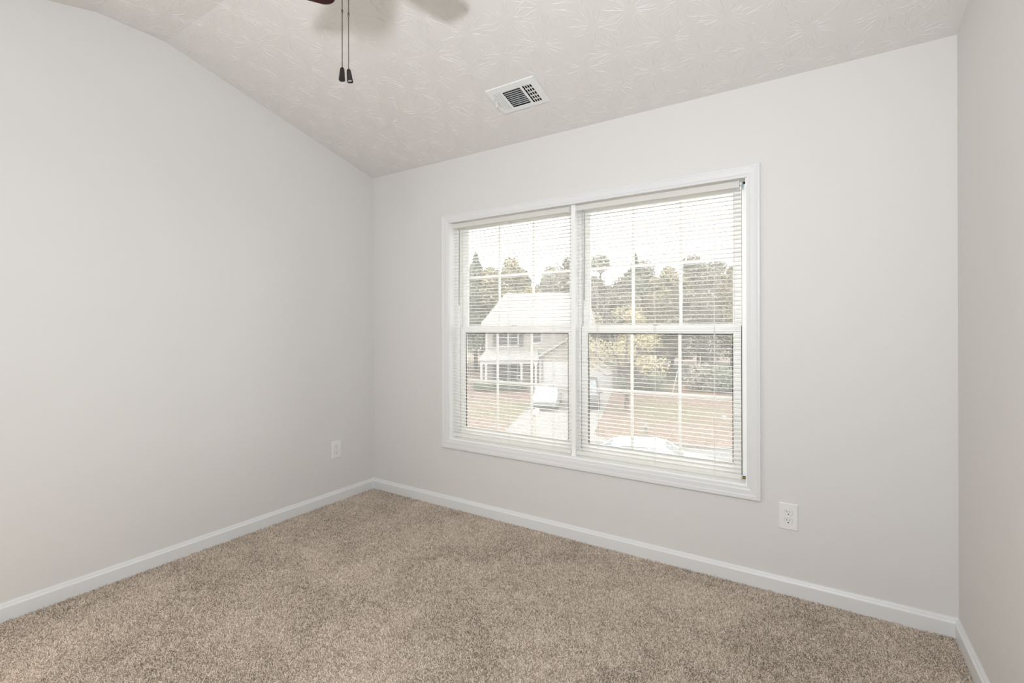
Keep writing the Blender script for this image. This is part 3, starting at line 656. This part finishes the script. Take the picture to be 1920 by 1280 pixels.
# --- cars
def make_car(name, paint, label, L=4.55, WD=1.78, suv=False):
    c0 = empty(name); tag(c0, label, 'car')    # front toward +x, origin on the ground
    if suv:
        low = [(-.5, .62, .35), (-.49, .98, .30), (-.2, 1.04, .28), (.18, 1.08, .28), (.40, 1.05, .28), (.485, .95, .30), (.5, .68, .36)]
        cab = [(-.475, 1.02), (-.44, 1.70), (-.30, 1.78), (.02, 1.78), (.10, 1.72), (.24, 1.07)]
    else:
        low = [(-.5, .66, .36), (-.485, .93, .30), (-.34, .99, .24), (.0, .94, .22), (.20, .95, .22), (.36, .88, .22), (.46, .76, .24), (.5, .58, .34)]
        cab = [(-.41, .97), (-.30, 1.37), (-.22, 1.45), (.03, 1.46), (.085, 1.39), (.23, .93)]
    hw = WD/2
    def interp(tab, q):
        for (a, *va), (c_, *vc_) in zip(tab[:-1], tab[1:]):
            if a <= q <= c_+1e-9:
                t = (q-a)/(c_-a); t = t*t*(3-2*t)*.5+t*.5
                return [x+(y-x)*t for x, y in zip(va, vc_)]
        return list(tab[-1][1:])
    def rounded(y_, z0_, z1_, tumb, rad, k=5):
        """half section from bottom centre to top centre, mirrored: a body with rounded shoulders"""
        half = [(y_*.80, z0_), (y_*.96, z0_+.05), (y_, z0_+.16), (y_*1.0, z0_+(z1_-z0_)*.55)]
        for i in range(k+1):
            a = math.pi/2*i/k; half.append((y_*tumb-rad+rad*math.cos(a), z1_-rad*.8+rad*.8*math.sin(a)))
        half.append((y_*.35, z1_+.018))
        return half
    b_ = MB(); rg = []
    for k in range(29):
        q = -.5+k/28; zt, zb_ = interp(low, q); e = 1-.16*max(0, (abs(q)-.40)/.10)**2; x = q*L
        h_ = rounded(hw*e, zb_, zt, .95, .11)
        rg.append([(x, -y, z) for y, z in h_]+[(x, y, z) for y, z in reversed(h_)])
    b_.loft(rg)
    rg = []
    for k in range(13):       # roof skin
        q = cab[1][0]+(cab[-2][0]-cab[1][0])*k/12; z_, = interp(cab, q); x = q*L; hh = hw*.76
        h_ = [(hh*.98, z_-.10), (hh, z_-.07), (hh*.95, z_-.03), (hh*.82, z_-.003), (hh*.45, z_+.02)]
        rg.append([(x, -y, z) for y, z in h_]+[(x, y, z) for y, z in reversed(h_)])
    b_.loft(rg)
    pil = [(cab[0], cab[1]), (cab[-1], cab[-2])]
    for (a, t_) in pil:
        for sg in (-1, 1): b_.tube([(a[0]*L, sg*hw*.86, a[1]-.03), (t_[0]*L, sg*hw*.73, t_[1]-.05)], .05, 8)
    xm = -.03*L
    for sg in (-1, 1): b_.tube([(xm, sg*hw*.90, cab[0][1]-.03), (xm, sg*hw*.745, cab[2][1]-.06)], .045, 8)
    bo = b_.build('body', paint, c0, smooth=True, bevel=0)
    def pane(nm, pts):
        mb = MB(); n_ = Vector(pts[1])-Vector(pts[0]); n_ = n_.cross(Vector(pts[2])-Vector(pts[0])).normalized()*.01
        mb._add([Vector(p) for p in pts]+[Vector(p)-n_ for p in pts], [(0,1,2,3), (7,6,5,4), (0,4,5,1), (1,5,6,2), (2,6,7,3), (3,7,4,0)]); mb.build(nm, MAT['carglass'], c0)
    h0, h1 = hw*.84, hw*.70
    pane('windshield', [(cab[-1][0]*L, -h0, cab[-1][1]), (cab[-1][0]*L, h0, cab[-1][1]), (cab[-2][0]*L, h1, cab[-2][1]), (cab[-2][0]*L, -h1, cab[-2][1])])
    pane('rear_window', [(cab[0][0]*L, h0, cab[0][1]), (cab[0][0]*L, -h0, cab[0][1]), (cab[1][0]*L, -h1, cab[1][1]), (cab[1][0]*L, h1, cab[1][1])])
    for sg in (-1, 1): 
        pane('side_window', [(cab[0][0]*L+.1, sg*hw*.885, cab[0][1]-.04), (cab[-1][0]*L-.1, sg*hw*.885, cab[-1][1]-.02), (cab[-2][0]*L, sg*hw*.725, cab[-2][1]-.04), (cab[1][0]*L, sg*hw*.725, cab[1][1]-.04)])
        hl = MB(); hl.lathe([(.02, 0), (.10, .02), (.13, .08), (.10, .14)], 16, T=Matrix.Translation((L*.44, sg*hw*.72, .68)) @ Matrix.Rotation(math.pi/2, 4, 'Y') @ Matrix.Scale(1.2, 4, (0, 1, 0))); hl.build('headlight', MAT['lampglass'], c0, smooth=True)
        tl = MB(); tl.box(-L*.5+.02, -L*.5+.14, sg*hw*.70-.14, sg*hw*.70+.14, .70, .86); tl.build('tail_light', MAT['redlens'], c0, bevel=.02)
        mi = MB(); mi.box(L*.17-.06, L*.17+.06, sg*(hw+.10)-.09, sg*(hw+.10)+.09, .94, 1.09); mi.build('mirror', paint, c0, bevel=.03)
        for xx in (-.31*L, .315*L):
            T_ = Matrix.Translation((xx, sg*(hw-.10), .33)) @ Matrix.Rotation(math.pi/2, 4, 'X')
            wh = MB(); wh.lathe([(.22, -.10), (.31, -.095), (.33, -.06), (.33, .06), (.31, .095), (.22, .10)], 24, T=T_); wo = wh.build('wheel', MAT['tyre'], c0, smooth=True)
            rm = MB(); rm.lathe([(.21, -.105), (.05, -.10), (.05, .10), (.21, .105)], 20, T=T_); rm.build('rim', MAT['rim'], wo)
    return c0
car = make_car('car', MAT['carwhite'], 'white sedan parked on the street below the window')
# rear left of the view, front to the right, parked along the near kerb
cang = YAW+math.atan2(sd.y, sd.x)
pc = Vector((.1743*17.6, 17.6))+sd*1.82+Vector((.05, -.55)); car.location = OUT(pc.x, pc.y, .02); car.rotation_euler = (0, 0, cang)
car2 = make_car('car', MAT['cargrey'], 'grey sedan parked on the driveway, left of the black one'); car2.location = OUT(2.42, 33.0, .03); car2.rotation_euler = (0, 0, YAW-math.pi/2-.18)
car3 = make_car('car', MAT['carblack'], 'black sport utility vehicle parked on the driveway, right of the grey sedan', 4.7, 1.88, True); car3.location = OUT(5.15, 33.4, .03); car3.rotation_euler = (0, 0, YAW-math.pi/2-.18)

# --- mailbox, marker post, leaning pole, white bucket
mbx = empty('mailbox', OUT(1.13, 23.7)); tag(mbx, 'pale mailbox on a grey post beside the driveway', 'mailbox')
b = MB(); b.box(-.06, .06, -.06, .06, 0, 1.12); b.build('post', MAT['post'], mbx)
b = MB(); b.prism([(-.11, 0), (-.11, .13)]+[(-.11*math.cos(math.pi*k/8), .13+.11*math.sin(math.pi*k/8)) for k in range(1, 8)]+[(.11, .13), (.11, 0)], lambda x, z: (x, -.26, 1.12+z), lambda x, z: (x, .26, 1.12+z)); b.build('box', MAT['housewhite'], mbx)
b = MB(); b.lathe([(.10, 0), (.10, .40), (.13, .42), (.13, .50), (.06, .56)], 14); mk = b.build('utility_marker', MAT['concrete']); mk.location = OUT(6.65, 23.9); tag(mk, 'short pale post standing in the lawn beyond the white car', 'post')
b = MB(); p0 = Vector(OUT(13.0, 39.0, 0)); p1 = p0+R0*.45+Vector((0, 0, 1.9)); b.tube([p0, p1], .04, 8); tag(b.build('leaning_pole', MAT['housewhite'], origin=p0), 'thin white pole leaning at the edge of the woods', 'pole')
b = MB(); b.lathe([(.09, 0), (.12, .22), (.11, .24)], 16); bk = b.build('bucket', MAT['housewhite']); bk.location = OUT(12.3, 27.9); tag(bk, 'small white bucket lying on the yellowed grass', 'bucket')

# --- trees and shrubs
def crown_mesh(name, m, blobs, n, size, seed):
    rnd = random.Random(seed); mb = MB()
    for _ in range(n):
        cx_, cy_, cz_, rr, rz = rnd.choice(blobs)
        while True:
            p = Vector((rnd.uniform(-1, 1), rnd.uniform(-1, 1), rnd.uniform(-1, 1)))
            if .3 < p.length < 1: break
        p = Vector((cx_+p.x*rr, cy_+p.y*rr, cz_+p.z*rz)); s_ = size*rnd.uniform(.6, 1.4)
        u = Vector((rnd.gauss(0, 1), rnd.gauss(0, 1), rnd.gauss(0, 1))).normalized(); v = u.orthogonal().normalized(); v = (Matrix.Rotation(rnd.uniform(0, 6.28), 3, u) @ v); w_ = u.cross(v)
        mb._add([p-v*s_, p-w_*s_*.55, p+v*s_, p+w_*s_*.55], [(0, 1, 2, 3)])
    return mb
def tree_proto(kind, seed):
    rnd = random.Random(seed)
    root = empty(kind+'_tree')
    spec = {'grey': (12.5, 'leaf_grey', .30), 'olive': (11.5, 'leaf_olive', .30), 'yellow': (8.5, 'leaf_yellow', .24), 'pine': (10.2, 'leaf_green', .26)}[kind]
    H, lm, sz = spec; bl = []
    if kind == 'pine':
        for k in range(12):
            q = k/11; z = H*(.22+.76*q); rr = 2.3*(1-q)**.8+.25; an = rnd.uniform(0, 6.28); bl.append((rr*.35*math.cos(an), rr*.35*math.sin(an), z, rr, .75))
    else:
        for k in range(15):
            an = rnd.uniform(0, 6.28); q = rnd.random(); z = H*(.16+.72*q); rr = H*.145*(1-.6*abs(q-.35)); bl.append((rr*math.cos(an), rr*math.sin(an), z, rr*rnd.uniform(.7, 1.05), rr*rnd.uniform(.7, 1.0)))
    crown_mesh('c', None, bl, 9000, sz*.52, seed).build('crown', MAT[lm], root, recalc=False)
    t_ = MB(); t_.tube([(0, 0, -.1), (.05, .02, H*.3), (-.05, .08, H*.6), (.05, 0, H*.93)], [.20, .15, .09, .02], 8)
    for k in range(9):
        z = H*rnd.uniform(.25, .8); an = rnd.uniform(0, 6.28); ln = H*rnd.uniform(.10, .2); d = Vector((math.cos(an), math.sin(an), .7))
        t_.tube([(0, 0, z), Vector((0, 0, z))+d*ln*.5, Vector((0, 0, z))+d*ln+Vector((0, 0, ln*.3))], [.06, .04, .012], 6)
    t_.build('trunk', MAT['bark'], root, smooth=True)
    return root
LBL = {'grey': 'grey green broadleaf tree in the woods behind the street', 'olive': 'olive toned broadleaf tree in the woods behind the street', 'yellow': 'yellow leaved tree thinning for winter across the street', 'pine': 'dark green pine standing in the woods behind the house'}
protos = {}
def place_tree(kind, r_, f_, s_, k=0, label=None, group='trees of the woods across the street'):
    key = (kind, k)
    if key not in protos: o = protos[key] = tree_proto(kind, 11+k*7+len(kind)*3)
    else: o = copy_tree(protos[key])
    o.location = OUT(r_, f_); o.rotation_euler = (0, 0, random.uniform(0, 6.28)); o.scale = (s_, s_, s_*random.uniform(.95, 1.08))
    tag(o, label or LBL[kind], 'tree', group)
rt = random.Random(5)
kinds = ['grey', 'olive', 'grey', 'pine', 'olive', 'grey', 'yellow']
# ranks of woods: left and behind the house, then the right-hand side
for k, (f_, n_, r0_, st_) in enumerate(((59, 5, -8.2, 3.7), (66, 5, -7.2, 3.9), (74, 6, -9.6, 3.9))):
    for i in range(n_): place_tree(['grey', 'pine', 'olive', 'yellow'][(i+k) % 4], r0_+i*st_, f_+rt.uniform(-1, 1), rt.uniform(1.18, 1.36), i % 2)
for k, (f_, n_, r0_, st_) in enumerate(((51, 6, 11.5, 4.0), (58, 7, 10.5, 4.2), (65, 7, 12.5, 4.4), (73, 8, 11.5, 4.6))):
    for i in range(n_): place_tree(['grey', 'olive', 'grey', 'pine', 'olive'][(i+2*k) % 5] if k else ['grey', 'olive'][i % 2], r0_+i*st_, f_+rt.uniform(-1, 1), rt.uniform(1.12, 1.32) if k else rt.uniform(.85, .95), i % 2)
# spreading tree with thin yellow foliage right of the driveway, and one at the garage corner
yt = empty('yellow_tree', OUT(7.4, 31.2)); tag(yt, 'spreading tree with sparse yellow leaves right of the driveway', 'tree')
rnd_ = random.Random(33); bl_ = []
for k in range(16):
    an = rnd_.uniform(0, 6.28); d_ = rnd_.uniform(.4, 3.4); bl_.append((d_*math.cos(an), d_*math.sin(an), rnd_.uniform(3.2, 7.0)-.25*d_, rnd_.uniform(.7, 1.3), rnd_.uniform(.5, .9)))
crown_mesh('c', None, bl_, 4200, .075, 3).build('crown', MAT['leaf_yellow'], yt, recalc=False)
t_ = MB(); t_.tube([(0, 0, -.1), (.08, 0, 1.6), (0, .05, 2.9), (.1, 0, 5.5)], [.16, .12, .10, .03], 8)
for bx_ in bl_: t_.tube([(0, .03, 2.2+.12*bx_[2]), (bx_[0]*.5, bx_[1]*.5, bx_[2]*.72), (bx_[0], bx_[1], bx_[2])], [.05, .03, .012], 6)
t_.build('trunk', MAT['bark'], yt, smooth=True)
place_tree('yellow', 10.6, 41.0, .80, 1, 'yellow leaved tree at the right corner of the garage', None)
# tall bare tree behind the right window
def branch(mb, p, d, ln, r_, lev, rnd):
    q = p+d*ln; mid = p+d*ln*.5+Vector((rnd.uniform(-1, 1), rnd.uniform(-1, 1), 0))*ln*.05
    mb.tube([p, mid, q], [r_, r_*.8, r_*.6], 5, cap=False)
    if lev <= 0: return
    for k in range(3 if lev > 1 else 4):
        a = (Vector((rnd.gauss(0, 1), rnd.gauss(0, 1), rnd.gauss(0, .5)))).normalized(); nd = (d*1.0+a*.75+Vector((0, 0, .15))).normalized()
        branch(mb, p+d*ln*rnd.uniform(.45, 1), nd, ln*rnd.uniform(.55, .75), r_*.55, lev-1, rnd)
def bare_tree(loc, H, seed, label):
    rnd = random.Random(seed); mb = MB(); branch(mb, Vector((0, 0, -.1)), Vector((0, 0, 1)), H*.38, H*.0085, 5, rnd)
    o = mb.build('bare_tree', MAT['twig'], recalc=False); o.location = loc; tag(o, label, 'tree')
bare_tree(OUT(9.9, 46.0), 15.5, 3, 'tall leafless tree right of the garage')
bare_tree(OUT(16.5, 47.0), 14.0, 9, 'tall leafless tree above the dirt track')
# shrubs
def shrub_proto(m, seed):
    root = empty('shrub'); crown_mesh('c', None, [(0, 0, .5, .62, .48), (.3, .1, .45, .45, .4), (-.3, -.1, .42, .45, .4)], 1500, .055, seed).build('foliage', m, root, recalc=False)
    t_ = MB()
    for k in range(4): t_.tube([(0, 0, 0), (.15*math.cos(k*1.6), .15*math.sin(k*1.6), .5)], [.02, .008], 5)
    t_.build('stem', MAT['bark'], root); return root
sp = [shrub_proto(MAT['leaf_green'], 4), shrub_proto(MAT['leaf_grey'], 8)]
spots = [(-2.9, 41.0, 0), (-2.0, 40.8, 0), (-1.1, 40.8, 0), (-.2, 40.8, 0), (.6, 41.0, 0)]
spots2 = [(9.6+i*1.25, 40.5+rt.uniform(-1, 1.5), i % 2) for i in range(13) if not 2 < i < 5]+[(17+i*1.4, 42+rt.uniform(0, 3), i % 2) for i in range(8)]
usedp = [False, False]
for j, (r_, f_, k) in enumerate(spots+spots2):
    o = sp[k] if not usedp[k] else copy_tree(sp[k]); usedp[k] = True
    o.location = OUT(r_, f_); o.rotation_euler = (0, 0, rt.uniform(0, 6)); s_ = rt.uniform(.85, 1.1) if j < 5 else rt.uniform(1.5, 2.4); o.scale = (s_, s_, s_)
    if j < 5: tag(o, 'green foundation shrub along the house porch', 'shrub', 'shrubs along the porch')
    else: tag(o, 'wild shrub at the front edge of the woods', 'shrub', 'undergrowth shrubs at the woods edge')

# ------------------------------------------------------------------ carpet pile
m = MAT['carpet']; g = N(m); c = g.coord()
hi_ = g.n('ShaderNodeHairInfo')
n2 = g.noise(c, 2.6, 4, .6, .6); n3 = g.noise(c, 24, 3, .6)
tone = g.math('ADD', g.math('MULTIPLY', hi_.outputs['Random'], .50), g.math('ADD', g.math('MULTIPLY', n2, .30), g.math('MULTIPLY', n3, .20)))
g.col(g.ramp(tone, [(.18, (.17, .135, .105, 1)), (.5, (.66, .565, .47, 1)), (.82, (.97, .89, .80, 1))]))
ps = floor_o.modifiers.new('pile', 'PARTICLE_SYSTEM').particle_system; st = ps.settings
st.type = 'HAIR'; st.count = 900000; st.emit_from = 'FACE'; st.use_emit_random = True; st.use_even_distribution = True
st.hair_length = .0045; st.hair_step = 3; st.render_step = 2; st.display_step = 2
st.brownian_factor = .0034; st.factor_random = .0010; st.normal_factor = .0010
st.length_random = .35; st.use_advanced_hair = True
st.root_radius = 1.0; st.tip_radius = .75; st.radius_scale = .0019; st.shape = 0
ps.seed = 3
S.cycles_curves.shape = 'RIBBONS' if hasattr(S, 'cycles_curves') else 'RIBBONS'
